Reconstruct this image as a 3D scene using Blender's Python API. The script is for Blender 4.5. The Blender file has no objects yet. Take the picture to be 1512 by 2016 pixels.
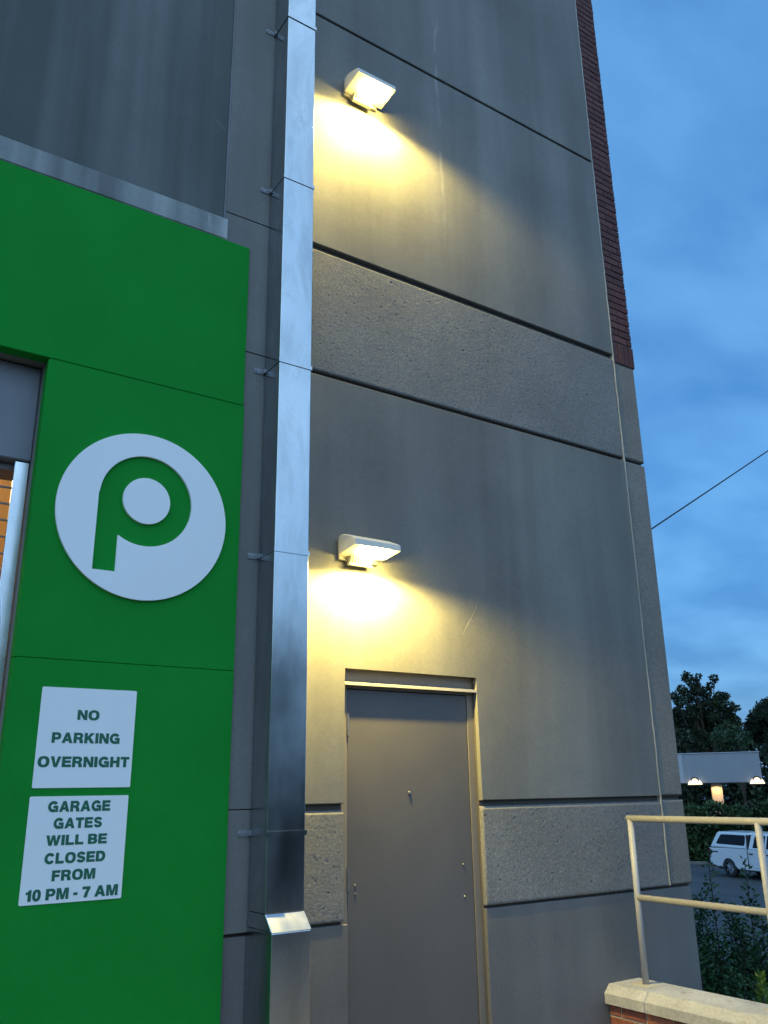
import bpy, bmesh, math, random
from mathutils import Vector, Matrix
R = math.radians
C = bpy.context.scene.collection
S = bpy.context.scene

# ------------------------------------------------------------ camera, sky, exposure
EYE = 1.56                                  # eye height above the landing; heights below are given from the eye
cam = bpy.data.objects.new('camera', bpy.data.cameras.new('camera'))
C.objects.link(cam); S.camera = cam
cam.data.sensor_fit = 'AUTO'; cam.data.sensor_width = 36.0
cam.data.lens = 1688.77 / 2016 * 36.0
cam.data.clip_end = 3000; cam.data.clip_start = 0.05
YAW, PITCH, ROLL = 0.595533, 0.313352, -0.014909
f = Vector((math.sin(YAW) * math.cos(PITCH), math.cos(YAW) * math.cos(PITCH), math.sin(PITCH)))
r = f.cross(Vector((0, 0, 1))).normalized(); u = r.cross(f)
r2 = math.cos(ROLL) * r + math.sin(ROLL) * u
u2 = -math.sin(ROLL) * r + math.cos(ROLL) * u
m = Matrix((r2, u2, -f)).transposed().to_4x4(); m.translation = Vector((0, 0, EYE))
cam.matrix_world = m

W = bpy.data.worlds.new('World'); S.world = W; W.use_nodes = True
SKY_STRENGTH = 0.10
SUN_EL, SUN_AZ = 1.5, 214.0                 # low behind the camera, the sun itself already down
def build_world():
    nt = W.node_tree; nt.nodes.clear(); N = nt.nodes.new; L = nt.links.new
    out = N('ShaderNodeOutputWorld'); bg = N('ShaderNodeBackground')
    sky = N('ShaderNodeTexSky'); sky.sky_type = 'NISHITA'; sky.sun_disc = False
    sky.sun_elevation = R(SUN_EL); sky.sun_rotation = R(SUN_AZ)
    sky.air_density = 1.0; sky.dust_density = 0.6; sky.ozone_density = 4.0; sky.altitude = 50
    tc = N('ShaderNodeTexCoord')
    # cloud sheet: direction projected on a high plane
    sep = N('ShaderNodeSeparateXYZ'); L(tc.outputs['Generated'], sep.inputs[0])
    mx = N('ShaderNodeMath'); mx.operation = 'MAXIMUM'; mx.inputs[1].default_value = 0.0; L(sep.outputs['Z'], mx.inputs[0])
    ad = N('ShaderNodeMath'); ad.operation = 'ADD'; ad.inputs[1].default_value = 0.28; L(mx.outputs[0], ad.inputs[0])
    cx = N('ShaderNodeCombineXYZ')
    for k, ax in enumerate('XY'):
        d = N('ShaderNodeMath'); d.operation = 'DIVIDE'; L(sep.outputs[ax], d.inputs[0]); L(ad.outputs[0], d.inputs[1]); L(d.outputs[0], cx.inputs[k])
    nz = N('ShaderNodeTexNoise'); nz.inputs['Scale'].default_value = 3.0; nz.inputs['Detail'].default_value = 5; nz.inputs['Roughness'].default_value = 0.48; nz.inputs['Distortion'].default_value = 0.15
    mp = N('ShaderNodeMapping'); mp.inputs['Scale'].default_value = (1.0, 1.5, 1.0); mp.inputs['Rotation'].default_value = (0, 0, R(58))
    L(cx.outputs[0], mp.inputs[0]); L(mp.outputs[0], nz.inputs['Vector'])
    rp = N('ShaderNodeValToRGB')
    e = rp.color_ramp.elements
    e[0].position = 0.34; e[0].color = (0.80, 0.85, 0.89, 1)
    e[1].position = 0.64; e[1].color = (1.55, 1.32, 1.17, 1)
    L(nz.outputs['Fac'], rp.inputs[0])
    # thin cloud deck in front of the clear dusk sky: blue ahead, paler and brighter towards the set sun behind the camera
    nrm = N('ShaderNodeVectorMath'); nrm.operation = 'DOT_PRODUCT'
    nrm.inputs[1].default_value = (math.sin(R(SUN_AZ)) * 0.94, math.cos(R(SUN_AZ)) * 0.94, 0.34)
    L(tc.outputs['Generated'], nrm.inputs[0])
    mr = N('ShaderNodeMapRange'); mr.interpolation_type = 'SMOOTHSTEP'
    mr.inputs['From Min'].default_value = -0.15; mr.inputs['From Max'].default_value = 0.9
    L(nrm.outputs['Value'], mr.inputs['Value'])
    deck = N('ShaderNodeMix'); deck.data_type = 'RGBA'
    deck.inputs['A'].default_value = DECK_EAST; deck.inputs['B'].default_value = DECK_WEST
    L(mr.outputs['Result'], deck.inputs['Factor'])
    mul = N('ShaderNodeMix'); mul.data_type = 'RGBA'; mul.blend_type = 'MULTIPLY'; mul.inputs['Factor'].default_value = 1
    L(deck.outputs['Result'], mul.inputs['A']); L(rp.outputs[0], mul.inputs['B'])
    tint = N('ShaderNodeMix'); tint.data_type = 'RGBA'; tint.inputs['Factor'].default_value = 0.82
    L(sky.outputs[0], tint.inputs['A']); L(mul.outputs['Result'], tint.inputs['B'])
    L(tint.outputs['Result'], bg.inputs['Color']); bg.inputs['Strength'].default_value = SKY_STRENGTH
    L(bg.outputs[0], out.inputs['Surface'])
DECK_EAST = (0.135, 0.43, 0.93, 1); DECK_WEST = (0.86, 1.52, 2.32, 1)
build_world()
S.view_settings.view_transform = 'Standard'; S.view_settings.look = 'None'
S.view_settings.exposure = 3.0; S.view_settings.gamma = 1.0
S.render.engine = 'CYCLES'
S.cycles.use_denoising = True

# ------------------------------------------------------------ helpers
random.seed(4)
def tag(o, label=None, cat=None, group=None, kind=None):
    if label: o['label'] = label
    if cat: o['category'] = cat
    if group: o['group'] = group
    if kind: o['kind'] = kind
    return o
def empty(name, loc, label, cat, group=None, rz=0):
    o = bpy.data.objects.new(name, None); C.objects.link(o)
    o.empty_display_size = 0.2; o.location = loc; o.rotation_euler = (0, 0, rz)
    return tag(o, label, cat, group)
def link(name, me, mat, parent=None, smooth=False):
    o = bpy.data.objects.new(name, me); C.objects.link(o)
    if mat is not None: me.materials.append(mat)
    if smooth:
        for p in me.polygons: p.use_smooth = True
    if parent is not None:
        o.parent = parent
        o.matrix_parent_inverse = Matrix.Identity(4)
    return o
class MB:
    """collects shapes of one mesh; origin is taken off so that a part sits in its parent's frame"""
    def __init__(s, org=(0, 0, 0)): s.bm = bmesh.new(); s.org = Vector(org)
    def v(s, p): return s.bm.verts.new(Vector(p) - s.org)
    def box(s, x0, x1, y0, y1, z0, z1, bev=0, seg=1):
        vs = [s.v((x, y, z)) for x in (x0, x1) for y in (y0, y1) for z in (z0, z1)]
        F = [(0, 1, 3, 2), (4, 6, 7, 5), (0, 4, 5, 1), (2, 3, 7, 6), (0, 2, 6, 4), (1, 5, 7, 3)]
        fs = [s.bm.faces.new([vs[i] for i in q]) for q in F]
        if bev:
            es = list({e for q in fs for e in q.edges})
            bmesh.ops.bevel(s.bm, geom=es, offset=bev, segments=seg, affect='EDGES', profile=0.5)
        return s
    def prism(s, pts, axis, a, b, bev=0, seg=1):
        """polygon pts extruded from a to b along axis 'x','y' or 'z'; pts are the other two coordinates"""
        def P(q, t):
            return {'x': (t, q[0], q[1]), 'y': (q[0], t, q[1]), 'z': (q[0], q[1], t)}[axis]
        A = [s.v(P(q, a)) for q in pts]; B = [s.v(P(q, b)) for q in pts]; n = len(pts)
        fs = [s.bm.faces.new(A), s.bm.faces.new(B[::-1])]
        for i in range(n):
            j = (i + 1) % n
            fs.append(s.bm.faces.new((A[j], A[i], B[i], B[j])))
        if bev:
            es = [e for e in fs[0].edges]
            bmesh.ops.bevel(s.bm, geom=es, offset=bev, segments=seg, affect='EDGES', profile=0.5)
        return s
    def tube(s, pts, rad, n=10, cap=True):
        pts = [Vector(p) for p in pts]
        rads = rad if isinstance(rad, (list, tuple)) else [rad] * len(pts)
        rings = []; up = None
        for i, p in enumerate(pts):
            t = (pts[min(i + 1, len(pts) - 1)] - pts[max(i - 1, 0)]).normalized()
            if up is None:
                up = Vector((0, 0, 1)) if abs(t.z) < 0.9 else Vector((1, 0, 0))
            a = (up - up.dot(t) * t).normalized(); b = t.cross(a); up = a
            rings.append([s.v(p + rads[i] * (math.cos(2 * math.pi * k / n) * a + math.sin(2 * math.pi * k / n) * b)) for k in range(n)])
        for A, B in zip(rings, rings[1:]):
            for k in range(n):
                s.bm.faces.new((A[k], A[(k + 1) % n], B[(k + 1) % n], B[k]))
        if cap:
            s.bm.faces.new(rings[0][::-1]); s.bm.faces.new(rings[-1])
        return s
    def disc(s, c, axis, rad, h, n=24, bev=0):
        c = Vector(c); ax = Vector(axis).normalized()
        a = ax.orthogonal().normalized(); b = ax.cross(a)
        A = [s.v(c + rad * (math.cos(2 * math.pi * k / n) * a + math.sin(2 * math.pi * k / n) * b)) for k in range(n)]
        B = [s.v(c + ax * h + (rad - bev) * (math.cos(2 * math.pi * k / n) * a + math.sin(2 * math.pi * k / n) * b)) for k in range(n)]
        s.bm.faces.new(A[::-1]); s.bm.faces.new(B)
        for k in range(n):
            s.bm.faces.new((A[k], A[(k + 1) % n], B[(k + 1) % n], B[k]))
        return s
    def done(s, name, mat, parent=None, smooth=False):
        bmesh.ops.recalc_face_normals(s.bm, faces=s.bm.faces)
        me = bpy.data.meshes.new(name); s.bm.to_mesh(me); s.bm.free()
        o = link(name, me, mat, parent, smooth)
        if parent is None: o.location = s.org
        else: o.location = s.org - Vector(parent.get('_org', (0, 0, 0)))
        return o

# ------------------------------------------------------------ materials
class NT:
    def __init__(s, name):
        s.m = bpy.data.materials.new(name); s.m.use_nodes = True
        s.t = s.m.node_tree; s.b = s.t.nodes['Principled BSDF']
        s.tc = s.t.nodes.new('ShaderNodeTexCoord')
    def n(s, ty, **kw):
        x = s.t.nodes.new(ty)
        for k, v in kw.items():
            if k in x.inputs: x.inputs[k].default_value = v
            else: setattr(x, k, v)
        return x
    def l(s, a, b): s.t.links.new(a, b)
    def coords(s, scale=(1, 1, 1), loc=(0, 0, 0)):
        mp = s.n('ShaderNodeMapping'); mp.inputs['Scale'].default_value = scale; mp.inputs['Location'].default_value = loc
        s.l(s.tc.outputs['Object'], mp.inputs[0]); return mp.outputs[0]
    def noise(s, scale, detail=3, co=None, rough=0.55, dist=0):
        x = s.n('ShaderNodeTexNoise', Scale=scale, Detail=detail, Roughness=rough, Distortion=dist)
        s.l(co if co is not None else s.tc.outputs['Object'], x.inputs['Vector']); return x.outputs['Fac']
    def ramp(s, src, stops):
        x = s.n('ShaderNodeValToRGB'); e = x.color_ramp.elements
        while len(e) < len(stops): e.new(0.5)
        for q, (p, c) in zip(e, stops):
            q.position = p; q.color = (c, c, c, 1) if isinstance(c, (int, float)) else (*c, 1)
        s.l(src, x.inputs[0]); return x.outputs[0]
    def mix(s, a, b, fac, blend='MIX'):
        x = s.n('ShaderNodeMix'); x.data_type = 'RGBA'; x.blend_type = blend
        for key, v in (('A', a), ('B', b), ('Factor', fac)):
            if isinstance(v, (tuple, list)): x.inputs[key].default_value = (*v, 1)
            elif isinstance(v, (int, float)): x.inputs[key].default_value = v
            else: s.l(v, x.inputs[key])
        return x.outputs['Result']
    def bump(s, h, strength=0.3, dist=0.01, prev=None):
        x = s.n('ShaderNodeBump', Strength=strength, Distance=dist); s.l(h, x.inputs['Height'])
        if prev is not None: s.l(prev, x.inputs['Normal'])
        s.l(x.outputs[0], s.b.inputs['Normal']); return x.outputs[0]
    def set(s, **kw):
        for k, v in kw.items():
            k = k.replace('_', ' ')
            if isinstance(v, bpy.types.NodeSocket): s.l(v, s.b.inputs[k])
            elif isinstance(v, (tuple, list)): s.b.inputs[k].default_value = (*v, 1)
            else: s.b.inputs[k].default_value = v
        return s.m

def smooth_concrete(name, col, streak=0.25, seed=0, spec=0.3):
    t = NT(name)
    big = t.ramp(t.noise(0.9, 4, t.coords(loc=(seed, 0, 0))), [(0.3, 0.82), (0.7, 1.12)])
    stk = t.ramp(t.noise(1.0, 3, t.coords((2.6, 2.6, 0.13), (seed * 3, 0, seed))), [(0.36, 1 - streak), (0.62, 1.0 + streak * 0.35)])
    fine = t.ramp(t.noise(60, 3), [(0.3, 0.93), (0.7, 1.06)])
    c = t.mix(col, big, 1, 'MULTIPLY'); c = t.mix(c, stk, 1, 'MULTIPLY'); c = t.mix(c, fine, 1, 'MULTIPLY')
    if seed == 1:                            # one long lime run under the upper joint
        sp = t.n('ShaderNodeSeparateXYZ'); t.l(t.tc.outputs['Object'], sp.inputs[0])
        wob = t.n('ShaderNodeMath', operation='MULTIPLY_ADD'); t.l(t.noise(1.6, 3, t.coords((0.2, 0.2, 1))), wob.inputs[0]); wob.inputs[1].default_value = 0.16; wob.inputs[2].default_value = -3.665
        ds_ = t.n('ShaderNodeMath', operation='ADD'); t.l(sp.outputs['X'], ds_.inputs[0]); t.l(wob.outputs[0], ds_.inputs[1])
        ab = t.n('ShaderNodeMath', operation='ABSOLUTE'); t.l(ds_.outputs[0], ab.inputs[0])
        ln = t.ramp(ab.outputs[0], [(0.004, 0.55), (0.020, 0.0)])
        brk = t.ramp(t.noise(2.2, 4, t.coords((0.5, 0.5, 1.0), (0, 0, 5))), [(0.42, 0.0), (0.58, 0.8)])
        zz_ = t.n('ShaderNodeMapRange'); zz_.inputs['From Min'].default_value = 4.6; zz_.inputs['From Max'].default_value = 6.2; t.l(sp.outputs['Z'], zz_.inputs['Value'])
        lm = t.mix(t.mix(ln, brk, 1, 'MULTIPLY'), zz_.outputs['Result'], 1, 'MULTIPLY')
        c = t.mix(c, (0.36, 0.36, 0.34), lm)
    # a few pale scuffs and drips of efflorescence
    ef = t.ramp(t.noise(2.3, 6, t.coords((1.6, 1.6, 0.5), (seed, 4, 2)), 0.7, 0.8), [(0.66, 0.0), (0.74, 0.35)])
    c = t.mix(c, tuple(min(1, q * 1.5) for q in col), ef)
    t.bump(t.noise(220, 3), 0.25, 0.004, t.bump(t.noise(5, 3), 0.12, 0.02))
    return t.set(Base_Color=c, Roughness=0.72, Specular_IOR_Level=spec)
def rough_concrete(name, col, seed=0):
    t = NT(name)
    big = t.ramp(t.noise(1.4, 4, t.coords(loc=(seed, 0, 0))), [(0.3, 0.86), (0.7, 1.1)])
    c = t.mix(col, big, 1, 'MULTIPLY')
    agg = t.ramp(t.noise(75, 3), [(0.32, 0.80), (0.5, 1.0), (0.66, 1.2), (0.74, 1.7)])
    c = t.mix(c, agg, 1, 'MULTIPLY')
    vo = t.n('ShaderNodeTexVoronoi', Scale=60.0, Randomness=1.0); t.l(t.coords((1, 1, 1.5)), vo.inputs['Vector'])
    sel = t.ramp(t.noise(19, 2), [(0.55, 0.0), (0.63, 0.8)])
    pit = t.ramp(vo.outputs['Distance'], [(0.14, 1.0), (0.26, 0.0)])
    pm = t.mix(pit, sel, 1, 'MULTIPLY')
    c = t.mix(c, tuple(q * 0.35 for q in col), pm)
    inv = t.n('ShaderNodeInvert'); t.l(pm, inv.inputs['Color'])
    b1 = t.bump(t.noise(110, 4, rough=0.7), 0.5, 0.006)
    t.bump(inv.outputs[0], 0.6, 0.006, b1)
    return t.set(Base_Color=c, Roughness=0.85)
def paint(name, col, rough=0.5, bumpy=0.1, vary=0.08, metal=0, scale=40, spec=0.4):
    t = NT(name)
    v = t.ramp(t.noise(2.2, 4), [(0.3, 1 - vary), (0.7, 1 + vary)])
    c = t.mix(col, v, 1, 'MULTIPLY')
    if bumpy: t.bump(t.noise(scale, 3), bumpy, 0.004)
    t.b.inputs['Specular IOR Level'].default_value = spec
    return t.set(Base_Color=c, Roughness=rough, Metallic=metal)
def flat(name, col, rough=0.5, metal=0):
    t = NT(name)
    v = t.ramp(t.noise(9, 3), [(0.3, 0.94), (0.7, 1.05)])
    return t.set(Base_Color=t.mix(col, v, 1, 'MULTIPLY'), Roughness=rough, Metallic=metal)
def galvanised(name, col, rough=0.2):
    t = NT(name)
    v = t.ramp(t.noise(1.6, 3, t.coords((3, 3, 0.9)), 0.5, 0.4), [(0.3, 0.86), (0.5, 1.0), (0.72, 1.06)])
    sm = t.ramp(t.noise(3.0, 5, t.coords((1.6, 1.6, 0.55), (3, 1, 2)), 0.65, 1.2), [(0.45, 1.0), (0.58, 0.88), (0.68, 1.04)])
    col = t.mix(col, sm, 1, 'MULTIPLY')
    sp = t.ramp(t.noise(120, 2), [(0.3, 0.94), (0.7, 1.05)])
    c = t.mix(t.mix(col, v, 1, 'MULTIPLY'), sp, 1, 'MULTIPLY')
    rg = t.ramp(t.noise(2.0, 3, t.coords((2, 2, 1.0))), [(0.3, rough * 0.8), (0.7, rough * 1.25)])
    t.bump(t.noise(2.2, 2, t.coords((1.5, 1.5, 0.8)), 0.4, 0.3), 0.14, 0.03)
    return t.set(Base_Color=c, Roughness=rg, Metallic=1.0)
def glow(name, col, strength):
    t = NT(name)
    t.b.inputs['Emission Color'].default_value = (*col, 1); t.b.inputs['Emission Strength'].default_value = strength
    return t.set(Base_Color=(0.8, 0.8, 0.75), Roughness=0.4)
def leafy(name, a, b, rough=0.5):
    t = NT(name)
    g = t.n('ShaderNodeNewGeometry')
    c = t.mix(a, b, g.outputs['Random Per Island'])
    cl = t.ramp(t.noise(0.8, 2), [(0.35, 0.6), (0.65, 1.35)])
    t.b.inputs['Specular IOR Level'].default_value = 0.3
    return t.set(Base_Color=t.mix(c, cl, 1, 'MULTIPLY'), Roughness=rough)

M = {}
M['smooth'] = smooth_concrete('painted_concrete', (0.190, 0.189, 0.178), 0.17, 1)
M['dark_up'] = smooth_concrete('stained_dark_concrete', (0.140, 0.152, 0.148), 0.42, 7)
M['rough'] = rough_concrete('blasted_concrete', (0.182, 0.179, 0.172), 2)
M['base'] = smooth_concrete('base_concrete', (0.172, 0.165, 0.160), 0.12, 3)
M['pier'] = rough_concrete('pier_concrete', (0.20, 0.185, 0.165), 9)
M['sill'] = smooth_concrete('sill_concrete', (0.42, 0.45, 0.45), 0.6, 5)
M['groove'] = paint('dark_joint', (0.085, 0.080, 0.075), 0.9)
M['caulk'] = paint('pale_caulk', (0.36, 0.345, 0.31), 0.6, 0.3, 0.2)
M['green'] = paint('green_paint', (0.011, 0.245, 0.032), 0.8, 0.3, 0.06, 0, 70, 0.06)
M['galv'] = galvanised('galvanised_steel', (0.53, 0.56, 0.59), 0.20)
M['alu'] = galvanised('aluminium', (0.75, 0.76, 0.78), 0.25)
M['zinc'] = flat('zinc_strap', (0.27, 0.29, 0.32), 0.45, 0.3)
M['hood'] = paint('hood_metal', (0.20, 0.21, 0.24), 0.5, 0.1, 0.15)
M['door'] = paint('door_paint', (0.105, 0.099, 0.099), 0.42, 0.12, 0.05, 0, 25)
def door_paint(name, col):
    t = NT(name)
    c = t.mix(col, t.ramp(t.noise(1.6, 4, t.coords((1, 1, 0.6))), [(0.3, 0.88), (0.7, 1.08)]), 1, 'MULTIPLY')
    sm = t.ramp(t.noise(7, 6, t.coords((1.5, 1.5, 0.7), (2, 0, 1)), 0.7, 0.5), [(0.60, 0.0), (0.74, 0.30)])
    c = t.mix(c, tuple(q * 0.55 for q in col), sm)
    rg = t.ramp(t.noise(5, 4), [(0.3, 0.34), (0.7, 0.55)])
    t.bump(t.noise(160, 2), 0.12, 0.002, t.bump(t.noise(1.8, 2), 0.10, 0.03))
    return t.set(Base_Color=c, Roughness=rg)
M['door'] = door_paint('scuffed_door_paint', (0.105, 0.099, 0.099))
M['frame'] = paint('frame_paint', (0.19, 0.17, 0.15), 0.45, 0.1, 0.05)
M['steel'] = flat('bolt_steel', (0.36, 0.35, 0.34), 0.35, 0.9)
M['white'] = paint('white_sheet', (0.83, 0.86, 0.88), 0.45, 0, 0.015)
M['letter'] = flat('letter_green', (0.010, 0.13, 0.075), 0.5)
M['fixture'] = paint('fixture_paint', (0.62, 0.60, 0.56), 0.4, 0.05)
M['sink'] = paint('heat_sink_paint', (0.30, 0.29, 0.27), 0.5, 0.05)
M['rail'] = paint('rail_paint', (0.35, 0.355, 0.375), 0.4, 0.15, 0.06)

LAMP_COL = (1.0, 0.755, 0.20)
LAMP_L = 24.0
LAMP_W = 42.0
M['lens'] = glow('lamp_lens', LAMP_COL, LAMP_L)

# ------------------------------------------------------------ ground
D = 4.408                                   # wall plane
def ez(z): return z + EYE                   # height from the eye -> height above the landing
def asphalt():
    t = NT('asphalt')
    c = t.mix((0.045, 0.046, 0.050), t.ramp(t.noise(0.35, 5), [(0.3, 0.75), (0.7, 1.35)]), 1, 'MULTIPLY')
    c = t.mix(c, t.ramp(t.noise(45, 3), [(0.3, 0.7), (0.7, 1.35)]), 1, 'MULTIPLY')
    t.bump(t.noise(60, 4), 0.5, 0.01)
    return t.set(Base_Color=c, Roughness=0.8)
M['asphalt'] = asphalt()
LOT = ez(-4.0)
def ground_z(x, y):
    d = math.hypot(x - 5.5, y - 4.0)
    k = min(1, max(0, (d - 5.0) / 9.0)); k = k * k * (3 - 2 * k)
    return ez(-2.9) * (1 - k) + LOT * k
g = bmesh.new()
def grid_axis(lo, hi):
    xs = []; x = lo
    while x < hi:
        xs.append(x); x += 2.0 if -20 <= x < 40 else 60.0
    return xs + [hi]
gx = grid_axis(-1220, 1240); gy = grid_axis(-1220, 1240)
gv = [[g.verts.new((x, y, ground_z(x, y))) for y in gy] for x in gx]
for i in range(len(gx) - 1):
    for j in range(len(gy) - 1):
        g.faces.new((gv[i][j], gv[i + 1][j], gv[i + 1][j + 1], gv[i][j + 1]))
me = bpy.data.meshes.new('parking_lot'); g.to_mesh(me); g.free()
tag(link('parking_lot', me, M['asphalt'], smooth=True), kind='structure')
M['paving'] = smooth_concrete('landing_concrete', (0.17, 0.155, 0.14), 0.05, 12)
b = MB(); b.box(-9, 4.74, -9, D + 0.02, ez(-4.2), 0.0)
tag(b.done('landing', M['paving']), kind='structure')

# ------------------------------------------------------------ the store building
bld = empty('store_building', (0, 0, 0), 'tall grey concrete store wall with green painted panel and brick strip at its corner', 'building')
XL, XC, XP = 1.795, 5.415, 5.680            # left joint of the tower, caulk line, outer corner
TOP = ez(9.4)
DX0, DX1, DZ1 = 2.685, 3.705, 0.700         # doorway
BOT = ez(-1.57); DEEP = ez(-4.2)
def wall_part(name, polys, y0, y1, mat, bev=0.004):
    b = MB()
    for p in polys: b.prism([(x, ez(z)) for x, z in p], 'y', y0, y1, bev)
    return b.done(name, mat, bld)
def rect(x0, x1, z0, z1): return [(x0, z0), (x1, z0), (x1, z1), (x0, z1)]
PT = D + 0.034                              # back of the front panels
wall_part('backing_wall', [[(XL, -4.2), (DX0, -4.2), (DX0, DZ1), (DX1, DZ1), (DX1, -4.2), (XP - 0.012, -4.2), (XP - 0.012, 9.4), (XL, 9.4)]], D + 0.036, D + 0.25, M['groove'], 0)
XQ = 2.13
for pz in ((3.564, 9.4), (2.606, 3.557), (-0.086, 2.599), (-0.682, -0.091)): wall_part('pilaster_panel', [rect(XL, XQ - 0.002, *pz)], D, PT, M['smooth'], 0.002)
wall_part('top_panel', [rect(XQ, XC, 5.615, 9.4)], D, PT, M['smooth'])
wall_part('upper_panel', [rect(XQ, XC, 3.578, 5.590)], D, PT, M['smooth'])
from mathutils import noise as mn
def relief_panel(name, x0, x1, z0, z1, step=0.0055, amp=0.0010, mat=None):
    """blasted concrete: a fine grid whose face is pitted for real; the rim runs back to the wall"""
    nx = int((x1 - x0) / step); nz = int((z1 - z0) / step); V = []; F = []
    for i in range(nx + 1):
        x = x0 + (x1 - x0) * i / nx
        for j in range(nz + 1):
            z = z0 + (z1 - z0) * j / nz
            n1 = mn.noise(Vector((x * 75, 3.1, z * 75))); n2 = mn.noise(Vector((x * 150, 7.7, z * 150))); n3 = mn.noise(Vector((x * 13, 1.7, z * 13)))
            n4 = mn.noise(Vector((x * 78, 11.3, z * 78)))
            e = min(x - x0, x1 - x, z - z0, z1 - z)
            top = max(0, 0.017 - (z1 - z)) * 1.0
            edge = 0.006 if e < 1e-6 else (0.002 if e < step * 1.5 else 0.0)
            pit = max(0, n4 - 0.60) * 0.045
            fd = min(1, e / 0.014)
            V.append((x, D + fd * (amp * (0.55 * n1 + 0.45 * n2) + 0.0008 * n3 + pit) + 0.002 + edge + top, ez(z)))
    w = nz + 1
    for i in range(nx):
        for j in range(nz):
            F.append((i * w + j, (i + 1) * w + j, (i + 1) * w + j + 1, i * w + j + 1))
    ring = [i * w for i in range(nx + 1)] + [nx * w + j for j in range(1, nz + 1)] + [i * w + nz for i in range(nx - 1, -1, -1)] + [j for j in range(nz - 1, 0, -1)]
    b0 = len(V)
    for q in ring: V.append((V[q][0], PT, V[q][2]))
    m_ = len(ring)
    for k in range(m_): F.append((ring[(k + 1) % m_], ring[k], b0 + k, b0 + (k + 1) % m_))
    me = bpy.data.meshes.new(name); me.from_pydata(V, [], F); me.update()
    for p in me.polygons: p.use_smooth = True
    return link(name, me, mat or M['rough'], bld)
relief_panel('rough_band', XQ, XC, 2.616, 3.540)
wall_part('lower_panel', [[(XQ, -0.070), (DX0, -0.070), (DX0, DZ1), (DX1, DZ1), (DX1, -0.070), (XC, -0.070), (XC, 2.584), (XQ, 2.584)]], D, PT, M['smooth'])
relief_panel('rough_panel', XQ, DX0, -0.682, -0.106)
relief_panel('rough_panel', DX1, XC, -0.682, -0.106)
wall_part('base_wall', [rect(XL, DX0 + 0.03, -1.57, -0.700), rect(DX1, XP - 0.02, -4.2, -0.700)], D + 0.011, D + 0.035, M['base'], 0.003)
# corner pier beyond the caulk line
wall_part('corner_pier', [rect(XC + 0.014, XP, 2.616, 3.505), rect(XC + 0.014, XP, -0.070, 2.590), rect(XC + 0.014, XP, -0.682, -0.100)], D + 0.002, D + 0.3, M['pier'], 0.012)
b = MB(); zz = [-0.68 + 0.06 * k for k in range(170)]; jt = [random.uniform(-.003, .003) for _ in zz]
b.prism([(XC - 0.001 + j, ez(q)) for q, j in zip(zz, jt)] + [(XC + 0.011 + j, ez(q)) for q, j in list(zip(zz, jt))[::-1]], 'y', D - 0.002, D + 0.035)
b.done('caulk_joint', M['caulk'], bld)
# brick strip on the pier: real bricks over a mortar core
def brick_mat():
    t = NT('dark_brick')
    gq = t.n('ShaderNodeNewGeometry')
    c = t.mix((0.070, 0.024, 0.024), (0.12, 0.043, 0.040), gq.outputs['Random Per Island'])
    c = t.mix(c, t.ramp(t.noise(30, 4), [(0.3, 0.75), (0.7, 1.2)]), 1, 'MULTIPLY')
    t.bump(t.noise(60, 4), 0.5, 0.006)
    return t.set(Base_Color=c, Roughness=0.85)
M['brick'] = brick_mat()
M['mortar'] = paint('mortar', (0.10, 0.085, 0.08), 0.9, 0.4)
b = MB(); b.box(XC + 0.016, XP - 0.004, D + 0.010, D + 9.0, ez(3.506), TOP)
core = b.done('brick_core', M['mortar'], bld)
b = MB()
def bk(x0, x1, y0, y1, z0, z1):
    j = lambda: random.uniform(-0.002, 0.002)
    b.box(x0 + j(), x1 + j() + 0.004, y0 + j(), y1, ez(z0), ez(z1) + j(), 0.003)
z = 3.512
for k in range(4): bk(XC + 0.018 + k * 0.0665, XC + 0.018 + k * 0.0665 + 0.058, D + 0.001, D + 0.12, z, z + 0.20)
z += 0.211; k = 0
while z < 9.35:
    cut = XC + 0.018 + (0.196 if k % 2 == 0 else 0.098)
    bk(XC + 0.018, cut - 0.009, D + 0.001, D + 0.12, z, z + 0.058)
    bk(cut, XP + 0.001, D + 0.001, D + (0.10 if k % 2 == 0 else 0.2), z, z + 0.058)
    z += 0.0675; k += 1
b.done('brick_strip', M['brick'], bld)
# the body behind
b = MB(); b.box(0.95, XP - 0.016, D + 2.0, D + 16, DEEP, TOP - 0.05)
b.done('rear_block', M['base'], bld)
b = MB(); b.box(XP - 0.27, XP - 0.014, D + 0.26, D + 2.1, DEEP, TOP - 0.06)
b.done('side_wall', M['pier'], bld)
b = MB(); b.box(-7, XP + 0.01, D - 0.03, D + 16, TOP, TOP + 0.25)
b.done('parapet', M['sill'], bld)
# left bay: dark upper panel, pale sill band, green panel with the gate opening
OX1, OZ1 = 0.828, 2.217
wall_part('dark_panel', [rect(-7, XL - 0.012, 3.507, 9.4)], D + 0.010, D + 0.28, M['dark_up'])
b = MB(); b.box(XL - 0.013, XL + 0.001, D + 0.006, D + 0.2, ez(3.345), TOP); b.done('caulk_joint', paint('grey_caulk', (0.16, 0.17, 0.18), 0.6, 0.3, 0.2), bld)
wall_part('sill_band', [rect(-7, XL + 0.012, 3.338, 3.497)], D - 0.018, D + 0.2, M['sill'], 0.008)
GY = D - 0.020
def green(z0, z1, open_):
    if open_: return [[(-7, z0), (-4.2, z0), (-4.2, z1), (-7, z1)], rect(OX1, 1.965, z0, z1)]
    return [rect(-7, 1.965, z0, z1)]
wall_part('green_panel', [rect(-7, 1.960, 2.224, 3.334)], GY, D + 0.06, M['green'], 0.003)
for pz0, pz1 in ((0.633, 2.217), (-1.57, 0.629)):
    for pl in green(pz0, pz1, True): wall_part('green_panel', [pl], GY, D + 0.06, M['green'], 0.002)
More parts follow.
